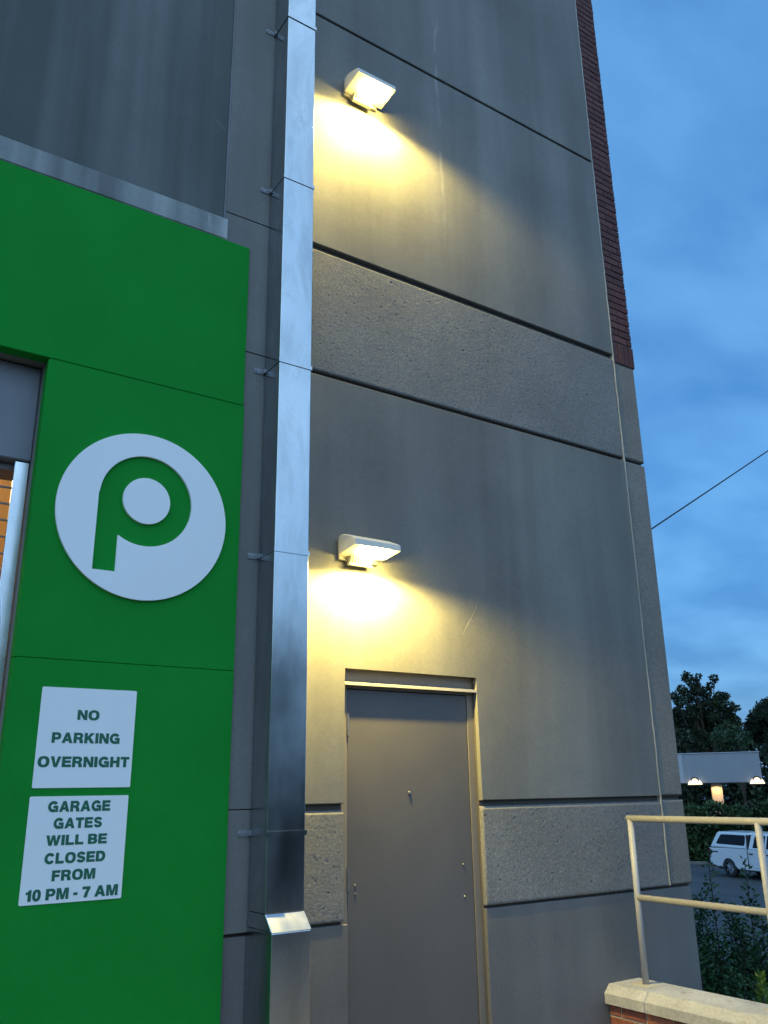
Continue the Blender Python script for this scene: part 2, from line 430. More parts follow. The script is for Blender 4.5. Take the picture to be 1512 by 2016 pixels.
b = MB(); b.box(OX1 + 0.01, 1.955, GY + 0.005, D + 0.05, ez(-1.5), ez(3.3)); b.done('green_backing', M['green'], bld)
b = MB(); b.box(OX1, XL + 0.2, D + 0.064, D + 0.4, BOT, ez(3.45)); b.box(-7, -4.2, D + 0.064, D + 0.4, BOT, ez(3.45)); b.box(-4.2, OX1, D + 0.064, D + 0.4, ez(2.225), ez(3.45))
b.done('jamb_wall', M['smooth'], bld)
# roller gate in the opening
gate = empty('roller_gate', (0, D + 0.13, 0), 'roller gate with grey metal hood and bright guide rail in the green wall opening', 'gate')
gate['_org'] = (0, D + 0.13, 0)
def gpart(b, name, mat, par=None): return b.done(name, mat, par or gate)
b = MB(); b.box(-4.15, 0.826, D + 0.125, D + 0.5, ez(1.675), ez(2.215), 0.006); gpart(b, 'gate_hood', M['hood'])
b = MB(); b.box(-4.15, 0.80, D + 0.20, D + 0.26, ez(1.635), ez(1.672), 0.004); gpart(b, 'bottom_bar', M['hood'])
b = MB(); b.box(0.752, 0.822, D + 0.135, D + 0.16, BOT, ez(1.668), 0.003); gpart(b, 'guide_rail', M['alu'])
b = MB()
for k in range(34): b.tube([(-4.1, D + 0.24, ez(1.55 - k * 0.09)), (0.78, D + 0.24, ez(1.55 - k * 0.09))], 0.006, 6)
gpart(b, 'grille', M['zinc'])
# garage interior seen through the gate
M['orange'] = paint('interior_paint', (0.55, 0.28, 0.07), 0.7)
b = MB()
b.box(-6, 0.9, D + 7.0, D + 7.2, BOT, ez(3.4)); b.box(0.9, 1.0, D + 0.41, D + 7.2, BOT, ez(3.4)); b.box(-6.1, -6, D + 0.41, D + 7.2, BOT, ez(3.4)); b.box(-6, 0.9, D + 0.41, D + 7.2, ez(3.0), ez(3.1))
b.done('interior_wall', M['orange'], bld)
b = MB(); b.box(-6, 1.0, D + 0.024, D + 7.2, BOT - 0.1, 0.004); b.done('interior_floor', M['paving'], bld)
M['tube'] = glow('tube_glow', (1.0, 0.78, 0.42), 5.0)
for yy in (D + 1.6, D + 4.2):
    il = empty('ceiling_light', (-1.2, yy, ez(2.95)), 'long tube light under the ceiling inside the garage opening, ' + ('nearer the gate' if yy < D + 2 else 'farther from the gate'), 'ceiling light')
    il['_org'] = (-1.2, yy, ez(2.95))
    b = MB(); b.box(-2.6, 0.2, yy - 0.08, yy + 0.08, ez(2.90), ez(2.995), 0.01); b.done('housing', M['white'], il)
    b = MB(); b.box(-2.55, 0.15, yy - 0.06, yy + 0.06, ez(2.875), ez(2.898)); b.done('diffuser', M['tube'], il)

# a pale curved scratch on the smooth panel, off to the right of the lower lamp
sc = [(3.742, 1.205), (3.722, 1.150), (3.690, 1.095), (3.655, 1.050), (3.628, 1.010), (3.606, 0.970)]
scw = [0.001, 0.004, 0.0025, 0.005, 0.003, 0.001]
b = MB(); b.prism([(x + w_, ez(z)) for (x, z), w_ in zip(sc, scw)] + [(x - w_, ez(z)) for (x, z), w_ in list(zip(sc, scw))[::-1]], 'y', D - 0.0008, D + 0.001)
b.done('scratch', paint('scratch_chalk', (0.26, 0.25, 0.22), 0.8, 0.3, 0.3, 0, 80), bld)
# the door
FY = D + 0.052
b = MB()
b.box(DX0 + 0.001, DX0 + 0.050, FY, FY + 0.12, BOT, ez(0.585)); b.box(DX1 - 0.050, DX1 - 0.001, FY, FY + 0.12, BOT, ez(0.585)); b.box(DX0 + 0.001, DX1 - 0.001, FY, FY + 0.12, ez(0.586), ez(DZ1 - 0.001))
b.done('door_frame', M['frame'], bld)
b = MB(); b.prism([(FY - 0.001, ez(0.625)), (FY - 0.001, ez(0.607)), (D + 0.004, ez(0.600)), (D + 0.004, ez(0.616))], 'x', DX0 + 0.002, DX1 - 0.002)
b.done('drip_cap', paint('drip_paint', (0.42, 0.40, 0.36), 0.4), bld)
b = MB(); b.box(DX0 + 0.054, DX1 - 0.054, FY + 0.006, FY + 0.05, BOT + 0.02, ez(0.580), 0.002)
door = b.done('door', M['door'], bld)
LY = FY + 0.005
for z in (0.368, -0.480, -1.30):
    b = MB(); b.tube([(DX0 + 0.054, LY - 0.008, ez(z - 0.058)), (DX0 + 0.054, LY - 0.008, ez(z + 0.058))], 0.0085, 10)
    b.tube([(DX0 + 0.054, LY - 0.008, ez(z + 0.058)), (DX0 + 0.054, LY - 0.008, ez(z + 0.068))], 0.006, 8)
    b.done('hinge', M['steel'], door)
b = MB(); b.disc((3.181, LY, ez(-0.019)), (0, -1, 0), 0.011, 0.008, 16, 0.003); b.disc((3.181, LY - 0.0082, ez(-0.019)), (0, -1, 0), 0.005, 0.002, 12); b.done('peephole', M['steel'], door)
for x, z in ((3.576, -0.444), (3.578, -0.625), (2.790, -0.513), (2.790, -0.555)):
    b = MB(); b.disc((x, LY, ez(z)), (0, -1, 0), 0.0075, 0.006, 12, 0.003); b.done('bolt', M['steel'], door)

# ------------------------------------------------------------ downspout
PX0, PX1, PY = 2.098, 2.318, 4.200
ds = empty('downspout', (2.208, PY, 0), 'tall square galvanised steel downspout strapped to the grey wall beside the green panel', 'downspout')
ds['_org'] = (2.208, PY, 0)
def dpart(b, name, mat, par=None): return b.done(name, mat, par or ds)
cuts = [9.3, 6.9, 5.19, 3.83, 2.488, 1.30, -0.205, -0.580]
for a, c in zip(cuts, cuts[1:]):
    b = MB(); o = random.uniform(0, 0.0015)
    b.box(PX0 + o, PX1 - o, PY + o, D - 0.010, ez(c) + 0.002, ez(a) + 0.001, 0.004, 2)
    dpart(b, 'pipe_section', M['galv'])
for z in cuts[1:-1]:
    pr_ = 0.011 if z == -0.205 else 0.005
    b = MB(); b.prism([(PX0 - 0.004, PY - pr_), (PX1 + 0.004, PY - pr_), (PX1 + 0.004, D - 0.004), (PX1 + 0.0005, D - 0.004), (PX1 + 0.0005, PY - 0.0005), (PX0 - 0.0005, PY - 0.0005), (PX0 - 0.0005, D - 0.004), (PX0 - 0.004, D - 0.004)], 'z', ez(z) - 0.012, ez(z) + 0.012)
    st = dpart(b, 'strap', M['galv'])
    b = MB(); b.box(PX0 - 0.070, PX0 - 0.0045, D - 0.007, D - 0.003, ez(z) - 0.016, ez(z) + 0.016); b.box(PX0 - 0.012, PX0 - 0.0045, D - 0.03, D - 0.0075, ez(z) - 0.013, ez(z) + 0.013)
    b.disc((PX0 - 0.058, D - 0.0072, ez(z)), (0, -1, 0), 0.009, 0.006, 10, 0.003); b.disc((PX0 - 0.028, D - 0.0072, ez(z)), (0, -1, 0), 0.009, 0.006, 10, 0.003)
    b.done('wall_tab', M['zinc'], st)
BY = 4.125
b = MB(); b.prism([(PY + 0.001, ez(-0.580)), (D - 0.010, ez(-0.580)), (D + 0.010, ez(-0.655)), (BY, ez(-0.655))], 'x', PX0 - 0.001, PX1 + 0.001, 0.006, 2)
el = dpart(b, 'elbow', M['galv'])
b = MB(); b.box(PX0, PX1, BY, D + 0.012, ez(-1.555), ez(-0.656), 0.006, 2); dpart(b, 'boot', M['galv'])

# ------------------------------------------------------------ wall lamps
def wall_lamp(x, z, label):
    """x = middle, z = height (from the eye) of the housing's lower edge"""
    t = empty('wall_lamp', (x, D, ez(z)), label, 'wall lamp', 'lit wall lamps above the steel door')
    t['_org'] = (x, D, ez(z))
    w = 0.165; o = 0.024
    b = MB(); b.box(x - w + 0.005, x + w - 0.04, D - o, D - 0.0005, ez(z - 0.030), ez(z + 0.105), 0.004); b.done('back_plate', M['frame'], t)
    b = MB()
    prof = [(D - o - 0.001, 0.0), (D - o - 0.001, 0.112), (D - 0.06, 0.122), (D - 0.10, 0.114), (D - 0.19, 0.074), (D - 0.222, 0.057), (D - 0.226, 0.020)]
    b.prism([(y, ez(z + q)) for y, q in prof], 'x', x - w, x + w, 0.006, 2)
    h = b.done('housing', M['fixture'], t)
    # lens: low stadium bulge under the housing
    b = MB()
    cx, cy, rx, ry = x + 0.028, D - 0.150, 0.112, 0.064
    n = 32; A = []; B = []
    for k in range(n):
        q = 2 * math.pi * k / n; cc, ss = math.cos(q), math.sin(q)
        px = abs(cc) ** 0.75 * (1 if cc >= 0 else -1); py = abs(ss) ** 0.9 * (1 if ss >= 0 else -1)
        yy = cy + ry * py; yb = cy + ry * 0.8 * py; tl = lambda q: (D - o - q) * 0.098
        A.append(b.v((cx + rx * px, yy, ez(z) + tl(yy) - 0.001))); B.append(b.v((cx + rx * 0.82 * px, yb, ez(z) + tl(yb) - 0.024)))
    b.bm.faces.new(B)
    for k in range(n): b.bm.faces.new((A[k], A[(k + 1) % n], B[(k + 1) % n], B[k]))
    b.done('lens', M['lens'], t)
    sp = bpy.data.lights.new('lamp_beam', 'SPOT'); sp.energy = LAMP_W; sp.color = LAMP_COL; sp.spot_size = R(174); sp.spot_blend = 0.34; sp.shadow_soft_size = 0.022
    so = bpy.data.objects.new('light_source', sp); C.objects.link(so); so.parent = t
    so.location = (0.02, -0.200, -0.040); so.rotation_euler = (R(-8), 0, 0)
    # finned block under the back of the housing
    b = MB()
    fx0, fx1 = x - 0.100, x + 0.065
    b.prism([(D - o - 0.001, ez(z - 0.058)), (D - o - 0.001, ez(z - 0.002)), (D - 0.060, ez(z - 0.002)), (D - 0.042, ez(z - 0.058))], 'x', fx0, fx1)
    for k in range(9):
        xx = fx0 + 0.004 + k * (fx1 - fx0 - 0.011) / 8
        b.prism([(D - 0.0425, ez(z - 0.050)), (D - 0.060, ez(z - 0.002)), (D - 0.074, ez(z - 0.002)), (D - 0.052, ez(z - 0.050))], 'x', xx, xx + 0.003)
    b.box(fx0 - 0.002, fx1 + 0.002, D - 0.056, D - 0.0421, ez(z - 0.060), ez(z - 0.0505))
    b.done('heat_sink', M['sink'], t)
    return t
wall_lamp(2.790, 1.382, 'lit pale wall lamp mounted just above the steel door')
wall_lamp(2.832, 4.968, 'lit pale wall lamp high on the wall above the rough concrete band')

# ------------------------------------------------------------ signs
def curve_mesh(name, splines, depth, mat, parent, loc):
    cu = bpy.data.curves.new(name, 'CURVE'); cu.dimensions = '2D'; cu.fill_mode = 'BOTH'; cu.extrude = depth / 2
    for pts in splines:
        sp = cu.splines.new('POLY'); sp.points.add(len(pts) - 1); sp.use_cyclic_u = True
        for q, (x, y) in zip(sp.points, pts): q.co = (x, y, 0, 1)
    tmp = bpy.data.objects.new('tmp', cu); C.objects.link(tmp)
    me = bpy.data.meshes.new_from_object(tmp.evaluated_get(bpy.context.evaluated_depsgraph_get()))
    bpy.data.objects.remove(tmp); bpy.data.curves.remove(cu)
    me.transform(Matrix.Rotation(R(90), 4, 'X')); me.name = name
    o = link(name, me, mat, parent); o.location = loc; return o
def arc(cx, cy, rad, a0, a1, n): return [(cx + rad * math.cos(R(a0 + (a1 - a0) * k / n)), cy + rad * math.sin(R(a0 + (a1 - a0) * k / n))) for k in range(n + 1)]
em = empty('emblem_sign', (1.404, GY, ez(1.430)), 'large round white emblem with a cut-out green letter p on the green wall', 'sign')
ex, eyy = 1.404, 1.430
outer = arc(0, 0, 0.466, 0, 360, 96)[:-1]
bc = (1.408 - ex, 1.512 - eyy); br = 0.255
stem_l, stem_r, stem_b = 1.149 - ex, 1.268 - ex, 1.100 - eyy
a_s = math.degrees(math.acos((stem_r - bc[0]) / br))
pl = [(stem_l, stem_b), (stem_r, stem_b), (stem_r, bc[1] - br * math.sin(R(a_s)))] + arc(bc[0], bc[1], br, -a_s, 174, 64) + [(stem_l, bc[1])]
inner = arc(bc[0], bc[1], 0.130, 0, 360, 64)[:-1]
curve_mesh('disc', [outer, pl, inner], 0.016, M['white'], em, (0, -0.0095, 0))
curve_mesh('letter', [arc(0, 0, 0.40, 0, 360, 48)[:-1]], 0.001, M['green'], em, (0, -0.0008, 0))

# bold wide grotesque capitals, drawn as outlines in a unit box (width, splines)
def _rr(x0, x1, z0, z1, p=2.4, n=40):
    o = []
    for k in range(n):
        t = 2 * math.pi * k / n; c, q = math.cos(t), math.sin(t)
        o.append(((x0 + x1) / 2 + (x1 - x0) / 2 * math.copysign(abs(c) ** (2 / p), c), (z0 + z1) / 2 + (z1 - z0) / 2 * math.copysign(abs(q) ** (2 / p), q)))
    return o
def _stroke(pts, w):
    A = []; B = []
    for i, p in enumerate(pts):
        a = pts[max(i - 1, 0)]; c = pts[min(i + 1, len(pts) - 1)]
        dx, dz = c[0] - a[0], c[1] - a[1]; d = math.hypot(dx, dz)
        A.append((p[0] - dz / d * w / 2, p[1] + dx / d * w / 2)); B.append((p[0] + dz / d * w / 2, p[1] - dx / d * w / 2))
    return A + B[::-1]
def _el(cx, cz, rx, rz, a0, a1, n=18): return [(cx + rx * math.cos(R(a0 + (a1 - a0) * k / n)), cz + rz * math.sin(R(a0 + (a1 - a0) * k / n))) for k in range(n + 1)]
v, h = 0.24, 0.20                           # stem and bar thickness
def _half(x0, xr, z0, z1): return [(x0, z0)] + _el(xr - (z1 - z0) / 2 * 0.85, (z0 + z1) / 2, (z1 - z0) / 2 * 0.85, (z1 - z0) / 2, -90, 90, 14) + [(x0, z1)]
GL = {
 'I': (0.24, [[(0, 0), (v, 0), (v, 1), (0, 1)]]),
 'L': (0.76, [[(0, 0), (0.76, 0), (0.76, h), (v, h), (v, 1), (0, 1)]]),
 'E': (0.80, [[(0, 0), (0.80, 0), (0.80, h), (v, h), (v, 0.41), (0.74, 0.41), (0.74, 0.60), (v, 0.60), (v, 1 - h), (0.79, 1 - h), (0.79, 1), (0, 1)]]),
 'F': (0.74, [[(0, 0), (v, 0), (v, 0.39), (0.66, 0.39), (0.66, 0.58), (v, 0.58), (v, 1 - h), (0.74, 1 - h), (0.74, 1), (0, 1)]]),
 'T': (0.80, [[(0.28, 0), (0.52, 0), (0.52, 1 - h), (0.80, 1 - h), (0.80, 1), (0, 1), (0, 1 - h), (0.28, 1 - h)]]),
 'H': (0.86, [[(0, 0), (v, 0), (v, 0.40), (0.62, 0.40), (0.62, 0), (0.86, 0), (0.86, 1), (0.62, 1), (0.62, 0.61), (v, 0.61), (v, 1), (0, 1)]]),
 'N': (0.88, [[(0, 0), (0.23, 0), (0.23, 0.62), (0.62, 0), (0.88, 0), (0.88, 1), (0.65, 1), (0.65, 0.38), (0.26, 1), (0, 1)]]),
 'M': (1.06, [[(0, 0), (0.22, 0), (0.22, 0.70), (0.42, 0), (0.64, 0), (0.84, 0.70), (0.84, 0), (1.06, 0), (1.06, 1), (0.73, 1), (0.53, 0.33), (0.33, 1), (0, 1)]]),
 'V': (0.90, [[(0.32, 0), (0.58, 0), (0.90, 1), (0.65, 1), (0.45, 0.27), (0.25, 1), (0, 1)]]),
 'W': (1.30, [[(0.25, 0), (0.49, 0), (0.65, 0.66), (0.81, 0), (1.05, 0), (1.30, 1), (1.07, 1), (0.92, 0.33), (0.77, 1), (0.53, 1), (0.38, 0.33), (0.23, 1), (0, 1)]]),
 'A': (0.96, [[(0, 0), (0.25, 0), (0.31, 0.20), (0.65, 0.20), (0.71, 0), (0.96, 0), (0.61, 1), (0.35, 1)], [(0.37, 0.38), (0.59, 0.38), (0.48, 0.74)]]),
 'K': (0.92, [[(0, 0), (v, 0), (v, 0.28), (0.35, 0.42), (0.62, 0), (0.92, 0), (0.52, 0.59), (0.90, 1), (0.59, 1), (v, 0.59), (v, 1), (0, 1)]]),
 'O': (1.0, [_rr(0, 1.0, -0.02, 1.02), _rr(0.25, 0.75, 0.17, 0.83)]),
 '0': (0.70, [_rr(0, 0.70, -0.02, 1.02), _rr(0.22, 0.48, 0.16, 0.84)]),
 'D': (0.90, [_half(0, 0.90, 0, 1), _half(v, 0.66, h, 1 - h)]),
 'P': (0.82, [[(0, 0), (v, 0), (v, 0.34)] + _half(v, 0.82, 0.34, 1)[1:-1] + [(0, 1)], _half(v, 0.59, 0.52, 0.81)]),
 'R': (0.90, [[(0, 0), (v, 0), (v, 0.38), (0.40, 0.38), (0.56, 0.32), (0.61, 0), (0.89, 0), (0.84, 0.28), (0.73, 0.44)] + _el(0.56, 0.71, 0.29, 0.29, -50, 90, 14) + [(0, 1)], _half(v, 0.62, 0.56, 0.82)]),
 'B': (0.86, [[(0, 0)] + _el(0.56, 0.29, 0.30, 0.29, -90, 50, 12) + _el(0.54, 0.745, 0.28, 0.255, -50, 90, 12) + [(0, 1)], _half(v, 0.60, 0.18, 0.42), _half(v, 0.57, 0.60, 0.83)]),
 'C': (0.92, [_stroke(_el(0.48, 0.5, 0.365, 0.41, 38, 322, 36), 0.225)]),
 'S': (0.82, [_stroke(_el(0.41, 0.715, 0.295, 0.195, 15, 250, 22) + _el(0.41, 0.285, 0.30, 0.195, 75, -168, 22), 0.20)]),
 '1': (0.44, [[(0.20, 0), (0.44, 0), (0.44, 1), (0.27, 1), (0.20, 0.86), (0, 0.80), (0, 0.64), (0.20, 0.64)]]),
 '7': (0.68, [[(0.16, 0), (0.41, 0), (0.50, 0.42), (0.68, 0.80), (0.68, 0.98), (0, 0.98), (0, 0.78), (0.44, 0.78), (0.25, 0.40)]]),
 '-': (0.34, [[(0, 0.30), (0.34, 0.30), (0.34, 0.49), (0, 0.49)]]),
}
gs = _stroke(_el(0.50, 0.5, 0.385, 0.41, 40, 300, 34), 0.225)
GL['G'] = (0.98, [gs, [(0.53, 0.37), (0.53, 0.55), (0.96, 0.55), (0.96, 0.0), (0.80, 0.0), (0.77, 0.13), (0.745, 0.37)]])
BOLD = 0.032
def fatten(p, cw, d):
    n = len(p); ar = sum(p[i][0] * p[(i + 1) % n][1] - p[(i + 1) % n][0] * p[i][1] for i in range(n))
    if (ar > 0) == cw: p = p[::-1]
    o = []
    for i in range(n):
        a, b_, c = p[i - 1], p[i], p[(i + 1) % n]
        e1 = Vector((b_[0] - a[0], b_[1] - a[1])); e2 = Vector((c[0] - b_[0], c[1] - b_[1]))
        if e1.length < 1e-6: e1 = e2
        if e2.length < 1e-6: e2 = e1
        e1.normalize(); e2.normalize()
        q = Vector((e1.y + e2.y, -e1.x - e2.x)); L_ = q.length_squared
        q = q * (2 / L_) if L_ > 0.8 else q.normalized() * 1.8
        o.append((b_[0] + q.x * d, b_[1] + q.y * d))
    return o
def text_mesh(txt, x0, x1, z0, z1, y, parent, org):
    adv = 0.155; pen = 0; out = []
    for ch in txt:
        if ch == ' ': pen += 0.34; continue
        w, spl = GL[ch]
        out += [fatten([(pen + px, pz) for px, pz in sp], ch in 'OD0PRBA' and i > 0, BOLD) for i, sp in enumerate(spl)]; pen += w + adv
    pen -= adv
    k = (x1 - x0) / (pen + 2 * BOLD); q = (z1 - z0) / (1 + 2 * BOLD)
    out = [[(px + BOLD, pz + BOLD) for px, pz in sp] for sp in out]
    # G's bar overlaps its bowl: fill the pieces one by one when they are not holes
    o = curve_mesh('lettering', [[((px * k), pz * q) for px, pz in sp] for sp in out], 0.0, M['letter'], parent, (x0 - org[0], y - org[1], ez(z0) - org[2]))
    return o
def sign_board(x0, x1, z0, z1, lines, label):
    org = ((x0 + x1) / 2, GY, ez(z0))
    t = empty('notice_sign', org, label, 'sign'); t['_org'] = org
    rd = 0.007
    pts = []
    for cx, cz, a in ((x1 - rd, z1 - rd, 0), (x0 + rd, z1 - rd, 90), (x0 + rd, z0 + rd, 180), (x1 - rd, z0 + rd, 270)):
        pts += [(cx + rd * math.cos(R(a + k * 18)), ez(cz + rd * math.sin(R(a + k * 18)))) for k in range(6)]
    b = MB(); b.prism(pts, 'y', GY - 0.005, GY - 0.0005); b.done('board', M['white'], t)
    for (txt, a, c, d, e) in lines: text_mesh(txt, a, c, d, e, GY - 0.0062, t, org)
sign_board(0.973, 1.434, 0.031, 0.497, [('NO', 1.149, 1.255, 0.346, 0.393), ('PARKING', 1.039, 1.365, 0.236, 0.285), ('OVERNIGHT', 0.986, 1.420, 0.125, 0.174)],
           'white square sign reading NO PARKING OVERNIGHT, upper of two on the green wall')
sign_board(0.969, 1.430, -0.470, -0.006, [('GARAGE', 1.054, 1.344, -0.076, -0.028), ('GATES', 1.086, 1.311, -0.150, -0.103), ('WILL BE', 1.060, 1.340, -0.223, -0.178), ('CLOSED', 1.061, 1.339, -0.302, -0.255), ('FROM', 1.101, 1.298, -0.376, -0.330), ('10 PM - 7 AM', 0.995, 1.411, -0.455, -0.407)],
           'white square sign with six lines on garage gate hours, lower on green wall')

# ------------------------------------------------------------ low brick wall with stone cap, and the railing on it
def limestone():
    t = NT('limestone')
    c = t.mix((0.41, 0.405, 0.39), t.ramp(t.noise(3, 5), [(0.3, 0.8), (0.7, 1.15)]), 1, 'MULTIPLY')
    st = t.ramp(t.noise(5, 6, t.coords((1, 1, 1)), 0.7, 0.6), [(0.56, 0.0), (0.70, 0.75)])
    c = t.mix(c, (0.14, 0.12, 0.09), st)
    c = t.mix(c, t.ramp(t.noise(55, 3), [(0.3, 0.85), (0.7, 1.1)]), 1, 'MULTIPLY')
    t.bump(t.noise(70, 4), 0.45, 0.006, t.bump(t.noise(9, 3), 0.4, 0.012))
    return t.set(Base_Color=c, Roughness=0.8)
M['stone'] = limestone()
def red_brick():
    t = NT('red_brick')
    gq = t.n('ShaderNodeNewGeometry')
    c = t.mix((0.22, 0.068, 0.042), (0.30, 0.105, 0.062), gq.outputs['Random Per Island'])
    c = t.mix(c, t.ramp(t.noise(26, 4), [(0.3, 0.75), (0.7, 1.2)]), 1, 'MULTIPLY')
    t.bump(t.noise(70, 4), 0.5, 0.006)
    return t.set(Base_Color=c, Roughness=0.85)
M['redbrick'] = red_brick()
M['lightmortar'] = paint('light_mortar', (0.42, 0.38, 0.31), 0.9, 0.4, 0.12, 0, 60)
lw = empty('low_wall', (4.86, D - 0.02, DEEP), 'low red brick wall with a pale stone cap running out from the store wall', 'wall')
lw['_org'] = (4.86, D - 0.02, DEEP)
WY0, WY1 = 0.0, D + 0.008
b = MB(); b.box(4.703, 5.017, WY0 + 0.003, WY1 - 0.002, DEEP, ez(-1.336)); b.done('mortar_core', M['lightmortar'], lw)
b = MB(); z = -1.345 - 0.057; k = 0
while z > -3.2:
    y = WY1 - 0.004 - (0.0 if k % 2 else 0.10)
    if k % 2 == 0:
        for xa, xb in ((4.697, 4.79), (4.93, 5.023)):
            if xa > 4.8 or z > -1.65: b.box(xa, xb, y + 0.009, WY1 - 0.004, ez(z), ez(z + 0.057), 0.004)
    while y > WY0 + 0.2:
        for xa, xb in ((4.697, 4.79), (4.93, 5.023)):
            if xa > 4.8 or z > -1.65: b.box(xa + random.uniform(-.001, .001), xb, y - 0.194, y, ez(z), ez(z + 0.057), 0.004)
        y -= 0.203
    z -= 0.0667; k += 1
b.done('bricks', M['redbrick'], lw)
def cap(y0, y1, x0=4.665, x1=5.055, zt=-1.225, zb=-1.335, ch=0.05):
    b = MB(); pr = [(x0, ez(zb)), (x1, ez(zb)), (x1, ez(zt - ch)), (x1 - ch, ez(zt)), (x0 + ch, ez(zt)), (x0, ez(zt - ch))]
    b.prism(pr, 'y', y0, y1, 0.006, 2); return b.done('cap_stone', M['stone'], lw)
cap(4.095, WY1 - 0.001); cap(3.335, 4.090)
cap(2.74, 3.330, 4.615, 5.105, -1.205, -1.335, 0.06)
for k in range(3): cap(2.735 - 0.9 * (k + 1) + 0.005, 2.735 - 0.9 * k)
rl = empty('railing', (4.87, 4.24, ez(-1.225)), 'tan painted pipe railing standing on the low brick wall', 'railing')
rl['_org'] = (4.87, 4.24, ez(-1.225))
RX = 4.87; ZT = -0.210
for y in (4.24, 3.27, 1.9, 0.5):
    zc = -1.205 if 2.74 < y < 3.33 else -1.225
    b = MB(); b.tube([(RX, y, ez(zc) - 0.02), (RX, y, ez(ZT))], 0.021, 16); b.done('post', M['rail'], rl, True)
    b = MB(); b.box(RX - 0.075, RX + 0.075, y - 0.075, y + 0.075, ez(zc) - 0.002, ez(zc) + 0.004, 0.003); b.done('base_pad', M['lightmortar'], rl)
b = MB(); b.tube([(RX, 4.261, ez(ZT)), (RX, 0.48, ez(ZT))], 0.0215, 16); b.done('top_rail', M['rail'], rl, True)
b = MB(); b.tube([(RX, 4.24, ez(-0.706)), (RX, 0.5, ez(-0.706))], 0.0205, 16); b.done('middle_rail', M['rail'], rl, True)

# ------------------------------------------------------------ plants
M['leaf_shrub'] = leafy('shrub_leaf', (0.026, 0.080, 0.028), (0.062, 0.135, 0.048), 0.4)
M['leaf_tree'] = leafy('tree_leaf', (0.012, 0.024, 0.012), (0.028, 0.046, 0.020), 0.6)
M['leaf_far'] = leafy('far_tree_leaf', (0.022, 0.048, 0.024), (0.045, 0.085, 0.036), 0.6)
M['leaf_hedge'] = leafy('hedge_leaf', (0.022, 0.050, 0.018), (0.050, 0.090, 0.030), 0.6)
M['leaf_lit'] = leafy('lamplit_leaf', (0.07, 0.16, 0.025), (0.14, 0.26, 0.05), 0.4)  # lamplight on the small plant put into a brighter leaf colour
M['bark'] = paint('bark', (0.05, 0.04, 0.03), 0.9, 0.6, 0.2, 0, 12)
def polar(az, rad, zeye): return Vector((rad * math.sin(R(az)), rad * math.cos(R(az)), ez(zeye)))
class Leaves:
    def __init__(s): s.v = []; s.f = []
    def leaf(s, p, d, l, w):
        d = d.normalized(); side = d.cross(Vector((random.gauss(0, 1), random.gauss(0, 1), random.gauss(0, 1)))).normalized()
        nrm = d.cross(side); n = len(s.v)
        s.v += [p, p + d * l * 0.45 + side * w / 2 + nrm * l * 0.06, p + d * l, p + d * l * 0.45 - side * w / 2 + nrm * l * 0.06]
        s.f.append((n, n + 1, n + 2, n + 3))
    def ball(s, c, rad, n, size, squash=0.85, shell=0.35):
        for _ in range(n):
            d = Vector((random.gauss(0, 1), random.gauss(0, 1), random.gauss(0, 1))).normalized()
            q = rad * (shell + (1 - shell) * random.random() ** 0.6)
            p = c + Vector((d.x * q, d.y * q, d.z * q * squash))
            s.leaf(p, d + Vector((random.gauss(0, .7), random.gauss(0, .7), random.gauss(0, .7) - 0.2)), size * random.uniform(.7, 1.3), size * random.uniform(.4, .7))
    def done(s, name, mat, parent, org):
        me = bpy.data.meshes.new(name); o = Vector(org)
        me.from_pydata([tuple(Vector(q) - o) for q in s.v], [], s.f); me.update()
        return link(name, me, mat, parent)
def tree(base, clumps, label, mat, size, dens, trunk=0.35, group=None, name='tree'):
    """clumps: (x, y, z, radius) in world space"""
    t = empty(name, base, label, 'tree', group)
    L = Leaves(); tr = MB(base); B = Vector(base)
    top = max(c[2] for c in clumps)
    fork = B + Vector((0, 0, (top - B.z) * 0.33))
    tr.tube([B - Vector((0, 0, 0.3)), B + Vector((0.05, 0.03, (fork.z - B.z) * 0.5)), fork], [trunk, trunk * 0.8, trunk * 0.65], 9)
    for (x, y, z, q) in clumps:
        c = Vector((x, y, z))
        L.ball(c, q, int(dens * q * q), size)
        for _ in range(3):                  # small tufts that break the outline
            d = Vector((random.gauss(0, 1), random.gauss(0, 1), random.gauss(0, .8))).normalized()
            L.ball(c + d * q * 0.9, q * 0.35, int(dens * q * q * 0.10), size * 0.9)
        mid = fork.lerp(c, 0.5) + Vector((random.uniform(-.3, .3), random.uniform(-.3, .3), 0.2 * q))
        tr.tube([fork, mid, c], [trunk * 0.33, trunk * 0.2, trunk * 0.06], 6)
    b_ = tr.bm; me = bpy.data.meshes.new('trunk'); b_.to_mesh(me); b_.free(); link('trunk', me, M['bark'], t)
    L.done('crown', mat, t, base); return t
def px_clump(cx, cy, rad, rng, zx=0.0286, base_az=52.0, x0=1330):
    """one measured clump of the photo's tree outline: pixel of the crop -> bearing and height at that tree's own distance"""
    X = 1300 + cx / 6.72; Y = 1300 + cy / 6.72
    az = 52.16 + (X - 1335) * 0.0287; el = (1577 - Y) * 0.0266
    rr = rng + random.uniform(-2.2, 2.2)
    p = polar(az, rr, rr * math.tan(R(el)))
    return (p.x, p.y, p.z, rad * (0.80 if cy < 800 else 1.0) / 6.72 * 0.0287 * math.pi / 180 * rng)
T1 = 88
